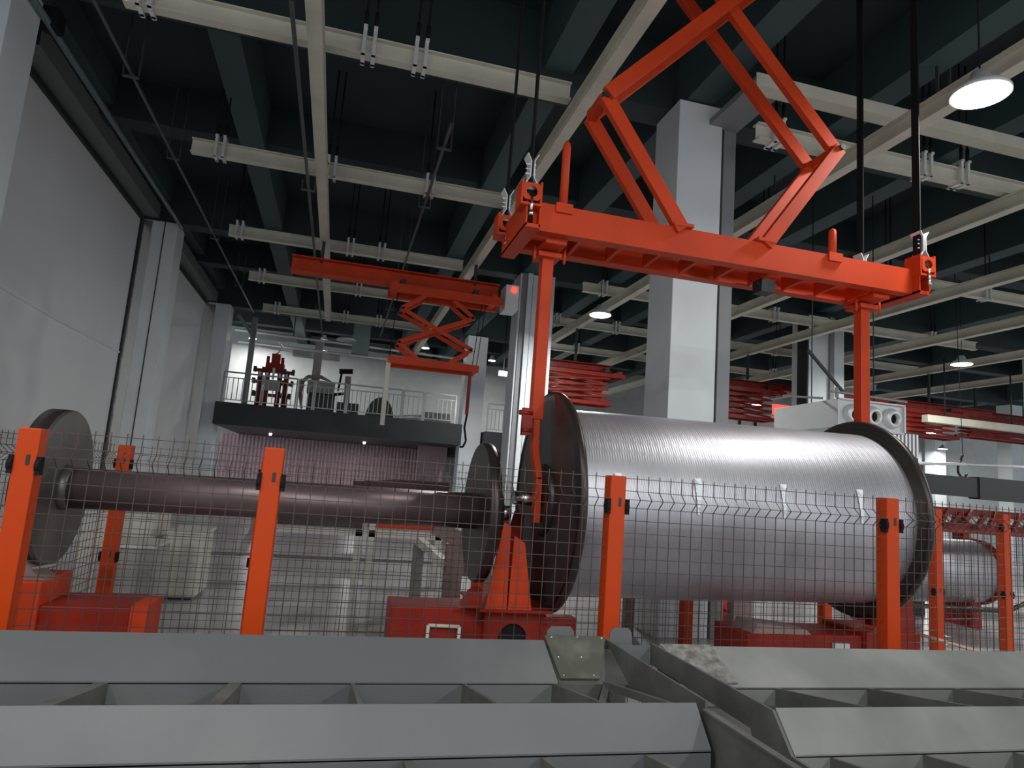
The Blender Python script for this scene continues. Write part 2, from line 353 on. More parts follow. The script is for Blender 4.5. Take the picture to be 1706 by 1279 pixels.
# ================================================================ MAIN LIFTING FRAME
LF = thing('lifting_gantry', (3.15, 5.25, 3.7), 'large orange lifting gantry with raised scissor arms hanging above the big silver drum', 'hoist')
def beamC(y, side):
    b = MB(); b.chan((1.3, y, 3.825), (5.05, y, 3.825), 0.11, 0.235, 0.012, side); return b
fb = beamC(5.0, 1)     # web toward the camera
fb.build('front_beam', ORANGE, LF)
beamC(5.48, -1).build('rear_beam', ORANGE, LF)
for xa, xb in ((1.22, 1.34), (4.95, 5.07)):
    MB().box(xa, xb, 4.86, 5.66, 3.69, 3.72).box(xa, xa+0.012, 4.86, 5.66, 3.70, 3.96).box(xb-0.012, xb, 4.86, 5.66, 3.70, 3.96).build('end_crossbeam', ORANGE, LF)
for i in range(9):
    x = 1.75+i*0.36
    MB().bar((x, 5.05, 3.78), (x+0.02, 5.43, 3.78), 0.03, 0.12).build('stiffener', ORANGE, LF)
# roller boxes with guide plates at the strap ends
def rollerbox(cx, cy, flip):
    g = MB()
    g.box(cx-0.085, cx-0.07, cy-0.09, cy+0.09, 3.86, 4.06).box(cx+0.07, cx+0.085, cy-0.09, cy+0.09, 3.86, 4.06)
    g.box(cx-0.07, cx+0.07, cy-0.09, cy+0.09, 3.86, 3.88)
    # front face with round hole
    n = 20; hole = [(cx+0.045*math.cos(2*PI*i/n), cy-0.095, 3.97+0.045*math.sin(2*PI*i/n)) for i in range(n)]
    out = []
    for i in range(n):
        a = 2*PI*i/n; c, s_ = math.cos(a), math.sin(a); k = 1/max(abs(c), abs(s_)); out.append((cx+0.07*c*k, cy-0.095, 3.97+0.07*s_*k))
    for i in range(n):
        j = (i+1) % n
        g.quadbox([hole[i], hole[j], out[j], out[i]]+[(p[0], p[1]+0.012, p[2]) for p in (hole[i], hole[j], out[j], out[i])])
    rb = g.build('roller_box', ORANGE, LF)
    MB().cyl((cx-0.07, cy, 3.97), (cx+0.07, cy, 3.97), 0.05, n=16).build('roller', BLACK, rb)
    MB().cyl((cx, cy-0.10, 3.80), (cx, cy-0.10, 3.92), 0.012, n=8).cyl((cx, cy-0.10, 3.77), (cx, cy-0.10, 3.81), 0.018, n=8).build('grease_fitting', STEEL, rb)
    gp = MB()
    for s in (-1, 1):
        gp.quadbox([(cx+s*0.045, cy-0.06, 4.05), (cx+s*0.052, cy-0.06, 4.05), (cx+s*0.052, cy+0.06, 4.05), (cx+s*0.045, cy+0.06, 4.05),
                    (cx+s*0.010, cy-0.06, 4.11), (cx+s*0.017, cy-0.06, 4.11), (cx+s*0.017, cy+0.06, 4.11), (cx+s*0.010, cy+0.06, 4.11)])
        gp.box(*sorted((cx+s*0.010, cx+s*0.018)), cy-0.06, cy+0.06, 4.11, 4.24)
        gp.quadbox([(cx+s*0.010, cy-0.06, 4.24), (cx+s*0.017, cy-0.06, 4.24), (cx+s*0.017, cy+0.06, 4.24), (cx+s*0.010, cy+0.06, 4.24),
                    (cx+s*0.042, cy-0.06, 4.30), (cx+s*0.049, cy-0.06, 4.30), (cx+s*0.049, cy+0.06, 4.30), (cx+s*0.042, cy+0.06, 4.30)])
    for z in (4.14, 4.18, 4.22): gp.cyl((cx-0.05, cy-0.03, z), (cx+0.03, cy-0.03, z), 0.007, n=6)
    gp.build('guide_plate', BRACK, rb)
for cx, cy in ((1.25, 4.93), (1.23, 5.64), (5.03, 4.93), (4.99, 5.62)): rollerbox(cx, cy, 0)
# alignment pins
for x, zt in ((1.55, 4.52), (4.11, 4.20)):
    MB().lathe((x, 4.97, 3.90), (x, 4.97, zt), [(0, 0.034), (0.9, 0.034), (0.96, 0.026), (1, 0.008)], 14).box(x-0.07, x+0.07, 4.92, 4.945, 3.88, 3.96).build('guide_pin', ORANGE, LF)
# hanging arms with hooks that grip the drum's journals
for x, zb, nm in ((1.54, 2.24, 'L'), (4.715, 2.02, 'R')):
    arm = MB().box(x-0.05, x+0.05, 5.25, 5.35, zb, 3.70).box(x-0.09, x+0.09, 5.05, 5.45, 3.66, 3.70).build('lifting_arm', ORANGE, LF, bevel=0.006)
    MB().box(x-0.10, x+0.10, 5.2, 5.4, 3.60, 3.64).cyl((x+0.13, 5.22, 3.56), (x+0.13, 5.22, 3.68), 0.012, n=8).cyl((x-0.13, 5.22, 3.56), (x-0.13, 5.22, 3.68), 0.012, n=8).build('collar', ORANGE, arm)
x = 1.54
hook = MB()
prev = None
for p, q in (((x, 5.3, 2.26), (x+0.005, 5.29, 1.98)), ((x+0.005, 5.29, 1.98), (x+0.025, 5.21, 1.76)), ((x+0.025, 5.21, 1.76), (x+0.025, 5.2, 1.42))):
    hook.bar(p, q, 0.08, 0.05, up=(1, 0, 0))
hook.build('hook', ORANGE, LF)
MB().box(x-0.13, x-0.05, 5.22, 5.27, 2.10, 2.32).cyl((x-0.16, 5.23, 2.28), (x-0.05, 5.23, 2.28), 0.02, n=8).cyl((x-0.13, 5.23, 2.14), (x-0.05, 5.23, 2.14), 0.02, n=8).build('latch', REDO, LF)
MB().bar((4.715, 5.3, 2.03), (4.86, 5.3, 1.85), 0.08, 0.05, up=(1, 0, 0)).bar((4.86, 5.3, 1.86), (4.86, 5.3, 1.70), 0.08, 0.05, up=(1, 0, 0)).build('hook', ORANGE, LF)
for x in (3.62,): MB().box(x-0.07, x+0.07, 5.2, 5.34, 3.60, 3.72).box(x-0.10, x+0.10, 5.22, 5.30, 3.66, 3.69).build('clamp_block', BLKST, LF)
# scissor arms in two layers
XC, J = 3.0, 4.965
for y, sg in ((4.94, -1), (5.30, 1)):
    for s in (-1, 1):
        for p, q in (((XC+s*0.40, y, 3.92), (XC+s*1.15, y, J)), ((XC+s*1.15, y+0.05*s, J), (XC-s*0.84, y+0.05*s, 7.015))):
            m = MB().bar(p, q, 0.12, 0.065, up=(0, 1, 0))
            m.build('scissor_bar', ORANGE, LF, bevel=0.004)
        d = Vector((XC+s*1.15, y, J))
        MB().cyl(d+Vector((0, -0.06, 0)), d+Vector((0, 0.09, 0)), 0.028, n=12).build('pivot_pin', BLKST, LF)
    MB().cyl((XC, y-0.08, 6.15), (XC, y+0.1, 6.15), 0.03, n=12).build('pivot_pin', BLKST, LF)
for s in (-1, 1):
    MB().box(XC+s*1.15-0.04, XC+s*1.15+0.04, 4.97, 5.28, J-0.045, J+0.035).build('joint_crossbar', ORANGE, LF)
    MB().box(XC+s*0.40-0.09, XC+s*0.40+0.09, 4.9, 5.38, 3.94, 3.97).build('foot_plate', ORANGE, LF)
MB().box(1.95, 4.0, 4.86, 4.98, 7.0, 7.12).box(1.95, 4.0, 5.26, 5.38, 7.0, 7.12).box(1.95, 2.07, 4.9, 5.3, 7.0, 7.12).box(3.88, 4.0, 4.9, 5.3, 7.0, 7.12)\
    .box(2.25, 2.35, 4.9, 5.3, 7.1, 7.175).build('top_carriage', ORANGE, LF)
for (x, y, lb, w) in ((1.25, 4.93, 'thin black strap down to the near roller box at the wall-side end of the frame', 0.08),
                   (1.23, 5.64, 'thin black strap down to the rear roller box at the wall-side end of the frame', 0.08),
                   (5.0, 4.93, 'wide black strap down to the outer corner of the lifting frame', 0.085),
                   (4.985, 5.62, 'wide black strap ending behind the front beam of the lifting frame', 0.085)):
    tag(MB().box(x-0.006, x+0.006, y-w/2, y+w/2, 4.07, 8.0).build('lifting_strap', BLACK), lb, 'strap', 'black straps holding the lifting frame')

# ================================================================ BIG DRUM
AX = 5.3
DR = thing('winding_drum', (3.14, AX, 0.72), 'big drum wound with silver metal sheet hanging behind the mesh fence', 'drum')
zc = 1.60
def dz(x): return zc+(x-1.66)*0.013
x0, x1 = 1.66, 4.63
MB().lathe((x0+0.03, AX, dz(x0)), (x1-0.03, AX, dz(x1)), [(0, 0.745), (1, 0.752)], 128, False).build('metal_winding', ROLL, DR)
for xa, xb, s in ((x0-0.01, x0+0.05, 1), (x1-0.05, x1+0.01, -1)):
    fl = MB().lathe((xa, AX, dz(xa)), (xb, AX, dz(xb)), [(0, 0.80), (0.0001, 0.855), (0.12, 0.872), (0.5, 0.878), (0.88, 0.872), (1, 0.855), (1.0001, 0.80)], 96).build('flange', DRUMS, DR)
    MB().lathe((xa-0.004, AX, dz(xa)), (xa-0.012, AX, dz(xa)), [(0, 0.845), (1, 0.80)], 96, False).build('raised_rim', DRUMS, fl)
MB().lathe((x0-0.055, AX, dz(x0)), (x0, AX, dz(x0)), [(0, 0.24), (0.3, 0.27), (1, 0.30)], 32).build('hub', DRUMS, DR)
MB().cyl((x0-0.26, AX, dz(x0)), (x0-0.05, AX, dz(x0)), 0.055, n=20).build('journal', STEEL, DR)
MB().lathe((x1, AX, dz(x1)), (x1+0.03, AX, dz(x1)), [(0, 0.30), (1, 0.27)], 32).build('hub', DRUMS, DR)
MB().cyl((x1+0.02, AX, dz(x1)), (x1+0.30, AX, dz(x1)), 0.055, n=20).build('journal', STEEL, DR)
# loose bits of clear tape at the winding
TAPE = mat('clear_tape', (0.85, 0.87, 0.9), 0.15, metal=0.3)
for k, xx in enumerate((1.98, 2.62, 3.35, 4.05)):
    b = MB(); a0 = math.radians(18)
    R_ = 0.757
    for i in range(5):
        a = a0-i*0.07; a2 = a0-(i+1)*0.07
        w = 0.03-0.004*i
        P = lambda an, dx, rr: (xx+dx, AX-rr*math.cos(an), dz(xx)+rr*math.sin(an))
        b.quadbox([P(a, -w, R_), P(a, w, R_), P(a2, w-0.01, R_), P(a2, -w, R_), P(a, -w, R_+.004), P(a, w*0.7, R_+.014), P(a2, w-0.01, R_+.004), P(a2, -w, R_+.003)])
    b.build('tape_tab', TAPE, DR)

# ================================================================ EMPTY SPOOL
SP = thing('empty_spool', (-0.3, AX, 0.9), 'empty dark spool with long bare tube between two discs, beside the silver drum', 'spool')
za, zb = 1.455, 1.475
MB().cyl((-1.74, AX, za), (1.12, AX, zb), 0.138, n=48).build('tube', SHAFT, SP)
MB().lathe((-1.78, AX, za), (-1.72, AX, za), [(0, 0.155), (0.5, 0.15), (1, 0.14)], 32).build('collar', DISCM, SP)
for xx, z_, m, r in ((-1.785, za, DISCM, 0.525), (1.155, zb, DRUMS, 0.535)):
    sgn = 1 if xx < 0 else -1
    if sgn > 0: dk = MB().lathe((-1.90, AX, z_), (-1.775, AX, z_), [(0, r-0.01), (0.05, r), (0.93, r), (1, r-0.008)], 96)
    else: dk = MB().lathe((1.10, AX, z_), (1.19, AX, z_), [(0, r-0.01), (0.1, r), (0.85, r), (1, r-0.03)], 96)
    dk.build('disc', m, SP)
    rb = MB().lathe(((-1.905) if sgn > 0 else 1.12, AX, z_), ((-1.80) if sgn > 0 else 1.17, AX, z_), [(0, r+0.003), (1, r+0.003)], 96).build('rim', DRUMS, SP)
MB().lathe((1.16, AX, zb), (1.30, AX, zb), [(0, 0.32), (0.6, 0.30), (0.61, 0.17), (1, 0.15)], 32).build('hub', DRUMS, SP)
MB().cyl((1.28, AX, zb), (1.38, AX, zb), 0.06, n=20).build('journal', STEEL, SP)
MB().lathe((-2.02, AX, za), (-1.90, AX, za), [(0, 0.09), (0.95, 0.10), (1, 0.22)], 28).build('hub', DRUMS, SP)

# ================================================================ ORANGE STANDS
ST = thing('drum_stand', (1.3, 5.2, 0), 'orange floor stand with two upright blades between the empty spool and the silver drum', 'stand')
MB().box(0.50, 1.18, 5.08, 5.5, 0.0, 0.775).build('base_beam', REDO, ST, bevel=0.01)
MB().box(1.62, 1.93, 5.12, 5.5, 0.0, 0.72).build('base_beam', REDO, ST, bevel=0.01)
blk = MB(); n = 24
cxh, czh, rh = 1.39, 0.66, 0.11
hole = [(cxh+rh*math.cos(2*PI*i/n), 5.0, czh-0.08+rh*math.sin(2*PI*i/n)) for i in range(n)]
out = []
for i in range(n):
    a = 2*PI*i/n; c, s_ = math.cos(a), math.sin(a); k = 1/max(abs(c), abs(s_)); out.append((cxh+0.2*c*k, 5.0, czh-0.08+0.2*s_*k))
for i in range(n):
    j = (i+1) % n
    blk.quadbox([hole[i], hole[j], out[j], out[i]]+[(p[0], p[1]+0.02, p[2]) for p in (hole[i], hole[j], out[j], out[i])])
blk.box(1.17, 1.62, 5.02, 5.55, 0, 0.38).box(1.17, 1.19, 5.0, 5.5, 0.3, 0.78).box(1.6, 1.62, 5.0, 5.5, 0.3, 0.78).build('centre_block', REDO, ST)
MB().cyl((1.39, 5.025, 0.58), (1.39, 5.05, 0.58), 0.125, n=24).build('bore_shade_disc', BLACK, ST)  # black disc standing in for the shade inside the hole
MB().box(1.195, 1.595, 5.055, 5.5, 0.38, 0.775).build('inner_block', REDO, ST)
MB().box(1.11, 1.66, 4.92, 5.70, 0.78, 0.80).build('top_plate', REDO, ST)
MB().prism([(1.155, 4.94, 0.80), (1.315, 4.94, 0.80), (1.305, 4.94, 1.40), (1.25, 4.94, 1.42)], (0, 0.025, 0)).build('upright_blade', ORANGE, ST)
MB().prism([(1.325, 4.94, 0.80), (1.505, 4.94, 0.80), (1.42, 4.94, 1.28), (1.335, 4.94, 1.33)], (0, 0.025, 0)).build('upright_blade', ORANGE, ST)
MB().prism([(1.34, 5.66, 0.80), (1.62, 5.66, 0.80), (1.60, 5.66, 1.45), (1.52, 5.66, 1.48)], (0, 0.025, 0)).build('upright_blade', REDO, ST)
MB().prism([(1.0, 4.95, 0.80), (1.13, 4.95, 0.80), (1.13, 4.95, 0.93), (1.06, 4.95, 0.9)], (0, 0.2, 0)).build('side_gusset', REDO, ST)
MB().box(1.31, 1.37, 5.26, 5.34, 0.8, 1.414).build('saddle_post', REDO, ST)
MB().tube([(0.77, 5.05, 0.45), (0.77, 5.05, 0.655), (1.0, 5.05, 0.65), (1.0, 5.05, 0.45)], 0.013, 10).box(0.76, 0.78, 5.05, 5.09, 0.44, 0.46).box(0.99, 1.01, 5.05, 5.09, 0.44, 0.46).build('handle', CREAMW, ST)

ST2 = thing('drum_stand', (-1.7, 5.2, 0), 'orange floor stand with cream edged cradle under the wall-side end of the empty spool', 'stand')
MB().box(-1.75, -1.18, 5.0, 5.5, 0, 0.73).build('base_beam', REDO, ST2, bevel=0.01)
MB().box(-1.18, -1.08, 5.0, 5.4, 0.3, 0.74).build('end_plate', ORANGE, ST2)
MB().box(-2.02, -1.70, 4.97, 5.5, 0, 0.88).build('centre_block', ORANGE, ST2, bevel=0.01)
MB().prism([(-2.02, 5.02, 0.88), (-1.70, 5.02, 0.88), (-1.78, 5.02, 0.93), (-1.90, 5.02, 1.12), (-2.0, 5.02, 1.16)], (0, 0.2, 0)).build('cradle', BROWNS, ST2)
MB().bar((-2.0, 5.06, 0.90), (-1.66, 5.06, 0.98), 0.05, 0.012).build('cradle_edge', STEEL, ST2)
MB().box(-1.99, -1.92, 5.26, 5.34, 0.88, 1.357).build('saddle_post', REDO, ST2)

ST3 = thing('drum_stand', (4.6, 5.2, 0), 'dark red floor stand with pale fittings under the far end of the silver drum', 'stand')
MB().box(3.35, 4.45, 5.0, 5.5, 0.0, 0.66).build('base_beam', REDO, ST3, bevel=0.01)
MB().box(4.45, 5.0, 4.95, 5.5, 0.0, 0.70).build('centre_block', REDO, ST3, bevel=0.01)
MB().prism([(3.40, 5.0, 0.66), (3.95, 5.0, 0.66), (3.9, 5.0, 0.70), (3.44, 5.0, 0.74)], (0, 0.3, 0)).build('shim', BROWNS, ST3)
MB().box(4.15, 4.30, 4.97, 5.0, 0.50, 0.60).build('sensor', WHITEM, ST3); MB().box(4.60, 4.66, 4.92, 4.95, 0.5, 0.64).build('sensor', WHITEM, ST3)
MB().prism([(4.72, 5.0, 0.70), (5.0, 5.0, 0.70), (4.9, 5.0, 1.5), (4.80, 5.0, 1.55)], (0, 0.03, 0)).build('upright_blade', REDO, ST3)
MB().box(4.78, 4.86, 5.26, 5.34, 0.7, 1.583).build('saddle_post', REDO, ST3)
tag(MB().prism([(5.03, 4.80, 0.68), (6.9, 4.95, 0.28), (6.9, 5.7, 0.28), (5.03, 5.6, 0.68)], (0, 0, 0.02)).box(6.3, 6.4, 5.1, 5.2, 0, 0.41).box(5.05, 5.1, 5.05, 5.1, 0, 0.675).build('ramp_plate', PINKC),
    'sloping pinkish orange sheet beyond the dark red stand', 'sheet')

# ================================================================ MESH FENCE
def fence_mesh(name_parent, p, q, zt=1.79, zb=0.08, pitch=0.075, r=0.0020):
    p = Vector(p); q = Vector(q); L = (q-p).length; d = (q-p)/L; nrm = Vector((-d.y, d.x, 0))
    if nrm.y > 0: nrm = -nrm
    b = MB(); n = max(2, int(round(L/pitch)))
    zs = [(zt+0.02, 0), (zt-0.075, 0), (zt-0.125, 0.055), (zt-0.175, 0)]
    fold = [(0.95, 0), (0.90, 0.05), (0.85, 0), ]
    prof = zs+[(zb, 0)]
    for i in range(1, n):
        c = p+d*(L*i/n)
        pts = [c+nrm*o+Vector((0, 0, z)) for z, o in prof]
        for a, e in zip(pts[:-1], pts[1:]): b.bar(a, e, 2*r, 2*r)
    hz = [(zt, 0), (zt-0.075, 0), (zt-0.125, 0.055), (zt-0.175, 0)]
    z = zt-0.25
    while z > zb:
        hz.append((z, 0)); z -= 0.075
    for z, o in hz:
        b.bar(p+nrm*(o-r*2)+Vector((0, 0, z)), q+nrm*(o-r*2)+Vector((0, 0, z)), 2*r, 2*r)
    return b.build('mesh_panel', WIRE, name_parent)
def post(x, y, label, zt=1.8, w=0.1, base=0.0, zl=0.6):
    t = thing('fence_post', (x, y, base), label, 'post', 'orange fence posts')
    MB().box(x-w/2, x+w/2, y-w/2, y+w/2, base, zt).build('post_tube', POSTO, t, bevel=0.006)
    for z in (zt-0.18, zl):
        for s in (-1, 1):
            xa, xb = sorted((x+s*w/2, x+s*(w/2+0.02)))
            MB().cyl((xa, y-0.035, z), (xb, y-0.035, z), 0.035, n=12).box(xa+0.002, xb+0.003, y-0.058, y-0.012, z-0.045, z+0.045).build('wire_clamp', BLACK, t)
        MB().box(x+0.005, x+0.022, y-w/2-0.003, y-w/2+0.01, z+0.0, z+0.05).build('slot', BLKST, t)
    return t
FY = 3.84
near = [(-1.46, 'orange fence post in front of the spool disc beside the grey wall, nearest row'), (-0.32, 'orange fence post crossing the bare spool tube, nearest row'),
        (1.645, 'orange fence post in front of the silver winding beside the thick flange'), (3.62, 'orange fence post in front of the far flange of the silver drum')]
for x, lb in near: post(x, FY, lb)
def panel(a, c, label, **k):
    t = thing('wire_fence', (min(a[0], c[0]), a[1], 0), label, 'fence', 'welded wire fence panels')
    fence_mesh(t, (a[0], a[1]-0.02, 0), (c[0], c[1]-0.02, 0), **k); return t
panel((-1.40, FY), (-0.38, FY), 'narrow wire mesh panel between the first two near posts')
panel((-0.26, FY), (1.585, FY), 'wire mesh panel in front of the orange stand blades and spool tube')
panel((1.705, FY), (3.56, FY), 'wire mesh panel in front of the silver winding')
panel((3.69, FY), (5.9, 4.2), 'wire mesh panel past the last near post in front of the far flange')
panel((-3.4, 4.3), (-1.53, FY), 'wire mesh panel running out of view beside the grey wall', zt=1.74)
FB = 7.3
far = [(-1.97, 'orange fence post behind the spool tube, beside the pale crates'), (-0.66, 'orange fence post of the rear row hidden behind a near post'), (1.6, 'orange fence post of the rear row behind the spool hub'),
       (4.08, 'short-looking orange fence post seen under the silver drum beside the red motor'), (5.95, 'orange rear fence post hidden behind the silver drum'),
       (7.62, 'orange fence post just past the black flange of the silver drum'), (8.75, 'orange fence post past the small silver roll')]
for x, lb in far: post(x, FB, lb, w=0.12, zl=0.75)
fl_ = ['around the pale crates', 'over the open floor behind the spool tube', 'behind the orange stand', 'behind the silver winding', 'behind the far half of the drum', 'in front of the small silver roll']
for i in range(6):
    panel((far[i][0]+0.075, FB), (far[i+1][0]-0.075, FB), 'rear wire mesh panel '+fl_[i])
panel((8.83, FB), (11.0, FB), 'rear wire mesh panel past the last rear post')
t = thing('wire_fence', (-2.02, 5.3, 0), 'wire mesh side panel beside the wall-side spool disc', 'fence', 'welded wire fence panels')
fence_mesh(t, (-2.15, 4.1, 0), (-2.03, FB-0.1, 0))

# ================================================================ FOREGROUND STEEL FRAMES
def rowframe(name, xl, xr, Ya, label, m, m2, ribsA, ribsB, lx=None, rows=3, endA=None, endB=None, dy=0.0):
    t = thing(name, ((xl+xr)/2, 2.4, 0.0), label, 'steel frame')
    rY = [3.12+dy, 2.235+dy, 1.45+dy]
    ends = [endA, endB, endB]
    for i, y in enumerate(rY):
        a, c = ends[i] if ends[i] else (xl, xr)
        h = 0.235 if i == 0 else 0.105
        z1 = 1.0; z0 = 0.88 if i == 0 else 0.885
        k = 0.01
        # sloped face plate then vertical back wall of the next cell
        MB().prism([(a, y, z1), (a, y-h, z0), (a, y-h, z0-k), (a, y, z1-k*1.6)], (c-a, 0, 0)).build('face_plate', m, t)
        MB().box(a, c, y-h, y-h+0.012, 0.62, z0-0.006).build('cell_wall', m, t)
        MB().box(a, c, y-0.006, y+0.006, 0.62, z1-0.012).build('rear_wall', m, t)
        if i < 2:
            yn = rY[i+1]
            MB().box(a, c, yn+0.006, y-h, 0.60, 0.615).box(a, c, yn+0.006, y-h, 0.79, 0.80).build('tray_floor', m2, t)
    for ribs, y1, y0, za, zb_ in ((ribsA, rY[0]-0.235, rY[1], 0.875, 0.985), (ribsB, rY[1]-0.105, rY[2], 0.875, 0.985)):
        for x, w in ribs:
            MB().prism([(x-w/2, y0+0.006, 0.62), (x-w/2, y1, 0.62), (x-w/2, y1, za), (x-w/2, y0+0.006, zb_)], (w, 0, 0)).build('rib', m2, t)
    for xs in (xl+0.08, (xl+xr)/2, xr-0.08):
        for y in (1.5+dy, 2.98+dy):
            MB().box(xs-0.04, xs+0.04, y-0.04, y+0.04, 0, 0.62).build('leg', m, t)
    return t
F1 = rowframe('steel_grating_frame', -3.2, 1.30, 3.12, 'long grey ribbed steel frame lying across the bottom of the view with rivetted end plate', GREY, GREYD,
     [(-2.2, .03), (-1.75, .03), (-1.22, .03), (-0.74, .045), (-0.28, .045), (0.16, .015), (0.61, .015), (1.0, .015)],
     [(-1.0, .02), (-0.55, .03), (-0.13, .03), (0.30, .03), (0.72, .02), (1.07, .02)], endA=(-3.2, 1.02), endB=(-3.2, 1.30))
F2 = rowframe('steel_grating_frame', 1.57, 4.9, 3.06, 'pale grey ribbed steel frame with scuffed corner, past the rivetted plate', GREYG, GREYD,
     [(2.05, .015), (2.55, .015), (3.05, .015), (3.5, .015)], [(1.72, .015), (2.1, .015), (2.5, .015), (2.9, .015)], endA=(1.575, 4.9), endB=(1.575, 4.9), dy=-0.06)
MB().box(1.02, 1.335, 2.885, 2.897, 0.62, 0.874).build('cell_wall', GREYD, F1); MB().box(1.02, 1.335, 2.25, 2.885, 0.79, 0.80).build('tray_floor', GREYD, F1)
# rivetted gusset plate with tabs, belongs to the first frame
gp = MB().prism([(1.026, 2.885, 0.872), (1.345, 2.885, 0.872), (1.345, 3.10, 0.97), (1.026, 3.10, 0.97)], (0, 0.004, -0.008)).build('backing_plate', GREYD, F1)
gp = MB().prism([(1.03, 3.15, 1.008), (1.335, 3.15, 1.008), (1.215, 2.905, 0.885), (1.035, 2.905, 0.885)], (0, -0.006, 0.009)).build('gusset_plate', GUSSET, F1)
rv = MB()
for x, s in ((1.06, 0.06), (1.31, 0.06), (1.06, 0.5), (1.17, 0.5), (1.055, 0.88), (1.195, 0.88), (1.19, .04)):
    y = 3.15-0.265*s; z = 1.016-0.133*s; rv.lathe((x, y, z), (x, y-0.003, z+0.007), [(0, .007), (1, .004)], 10)
rv.build('rivet', STEEL, gp)
for xa, xb in ((1.045, 1.20), (1.365, 1.50)):
    pts = [(xa, 3.18, 0.90), (xb, 3.18, 0.90), (xb-0.012, 3.18, 1.03), (xb-0.03, 3.18, 1.05), (xa+0.03, 3.18, 1.05), (xa+0.01, 3.18, 1.03)]
    MB().prism(pts, (0, 0.008, 0)).build('tab', GREY, F1)
MB().prism([(1.345, 3.2, 1.0), (1.345, 2.25, 1.0), (1.345, 2.25, 0.84), (1.345, 3.2, 0.84)], (0.01, 0, 0)).build('side_rail', GREYD, F1)
MB().box(1.322, 1.332, 1.2, 2.225, 0.75, 0.975).box(1.318, 1.345, 1.2, 2.225, 0.975, 0.983).build('side_rail', GREYD, F1)
MB().box(1.356, 1.555, 3.11, 3.12, 0.885, 0.985).box(1.356, 1.555, 2.62, 3.11, 0.885, 0.893).build('walk_tray', GREY, F1)
MB().bar((1.22, 2.85, 0.88), (1.32, 2.26, 0.95), 0.02, 0.03).bar((1.14, 2.70, 0.80), (1.235, 2.86, 0.88), 0.03, 0.03).build('brace', GREYD, F1)
MB().prism([(1.562, 3.12, 0.90), (1.562, 2.3, 0.89), (1.562, 2.2, 0.6), (1.562, 1.2, 0.6), (1.562, 1.2, 0.88), (1.562, 2.07, 0.88), (1.562, 2.175, 0.992), (1.562, 3.12, 0.995)], (0.012, 0, 0)).build('side_rail', GREYD, F2)
MB().prism([(1.578, 3.063, 1.003), (1.85, 3.063, 1.003), (1.86, 2.84, 0.889), (1.66, 2.84, 0.889)], (0, -0.002, 0.004)).build('scuffed_corner', mat('scuffed_dirt', (0.10, 0.095, 0.08), 0.7, col2=(0.24, 0.24, 0.22), scale=28, bump=0.6), F2)
MB().cyl((1.47, 2.60, 0.83), (1.50, 2.50, 0.90), 0.006, n=6).build('wire_stub', BLKST, F2)

# ================================================================ FAR SCISSOR HOISTS
def hoist(x0, x1, y, zt, zb, stages, label, beam=None, m=ORANGE, w=0.07, box=False):
    t = thing('scissor_hoist', ((x0+x1)/2, y, zt), label, 'hoist', 'orange scissor hoists')
    if beam: MB().ibar((beam[0], y+0.1, zt+(0.27 if stages else 0.22)), (beam[1], y+0.1, zt+(0.27 if stages else 0.22)), 0.30, 0.30 if stages else 0.18, 0.02).build('travel_beam', m, t)
    for yy in (y-0.25, y+0.25):
        MB().bar((x0-0.1, yy, zt), (x1+0.35, yy, zt), 0.08, 0.16 if stages else 0.1).build('top_rail', m, t)
        MB().bar((x0, yy, zb), (x1, yy, zb), 0.09, 0.13 if stages else 0.09).build('bottom_rail', m, t)
    for xx in (x0+0.05, x1-0.05): MB().box(xx-0.05, xx+0.05, y-0.25, y+0.25, zb-0.05, zb+0.05).build('end_crossbar', m, t)
    for xx in (x0, x1+0.2): MB().box(xx-0.06, xx+0.06, y-0.3, y+0.3, zt-0.05, zt+0.12).build('top_crossbar', m, t)
    xc = (x0+x1)/2; hw = (x1-x0)/2*0.82; fw = hw*0.5
    # open diamond pattern: foot, joint, crossing, joint, foot
    for rx in (-0.67, 2.29, 5.9, 11.4, 17.2, 20.1):
        if (beam or (x0, x1))[0] < rx < (beam or (x0, x1))[1]:
            MB().box(rx-0.03, rx+0.03, y+0.07, y+0.13, zt+0.36, 5.985).build('trolley', BLKST, t)
    H = (zt-0.08-zb-0.06)
    if stages == 0:
        for k in range(4):
            z = zb+0.08+k*(H/4)
            for yy in (y-0.22, y+0.22):
                MB().bar((xc-hw*1.1, yy, z), (xc+hw*1.1, yy, z+H/4*0.9), 0.045, 0.045).build('scissor_bar', m, t)
                MB().bar((xc+hw*1.1, yy+0.05, z), (xc-hw*1.1, yy+0.05, z+H/4*0.9), 0.045, 0.045).build('scissor_bar', m, t)
    else:
        a = H*0.24; zt_ = zt-0.08; z1 = zt_-a; z3 = zb+0.06+a; zc_ = (z1+z3)/2
        for yy in (y-0.22, y+0.22):
            for s in (-1, 1):
                for p, q in (((xc+s*hw*0.4, zt_), (xc+s*hw, z1)), ((xc+s*hw, z1), (xc-s*hw, z3)), ((xc-s*hw, z3), (xc-s*hw*0.4, zb+0.06))):
                    MB().bar((p[0], yy+0.03*s, p[1]), (q[0], yy+0.03*s, q[1]), w, 0.05, up=(0, 1, 0)).build('scissor_bar', m, t)
                MB().cyl((xc+s*hw, yy-0.06, z1), (xc+s*hw, yy+0.06, z1), 0.03, n=8).build('pivot_pin', BLKST, t)
    MB().box(x0+0.1, x0+0.2, y-0.2, y+0.2, zt+0.08, zt+0.2).box(x1-0.2, x1-0.1, y-0.2, y+0.2, zt+0.08, zt+0.2).build('trolley_wheel', BLKST, t)
    return t
H1 = hoist(0.72, 2.44, 12.8, 5.2, 3.83, 2, 'orange scissor hoist half lowered beyond the wall-side bay, with long travelling beam', beam=(-1.2, 2.78), box=True)
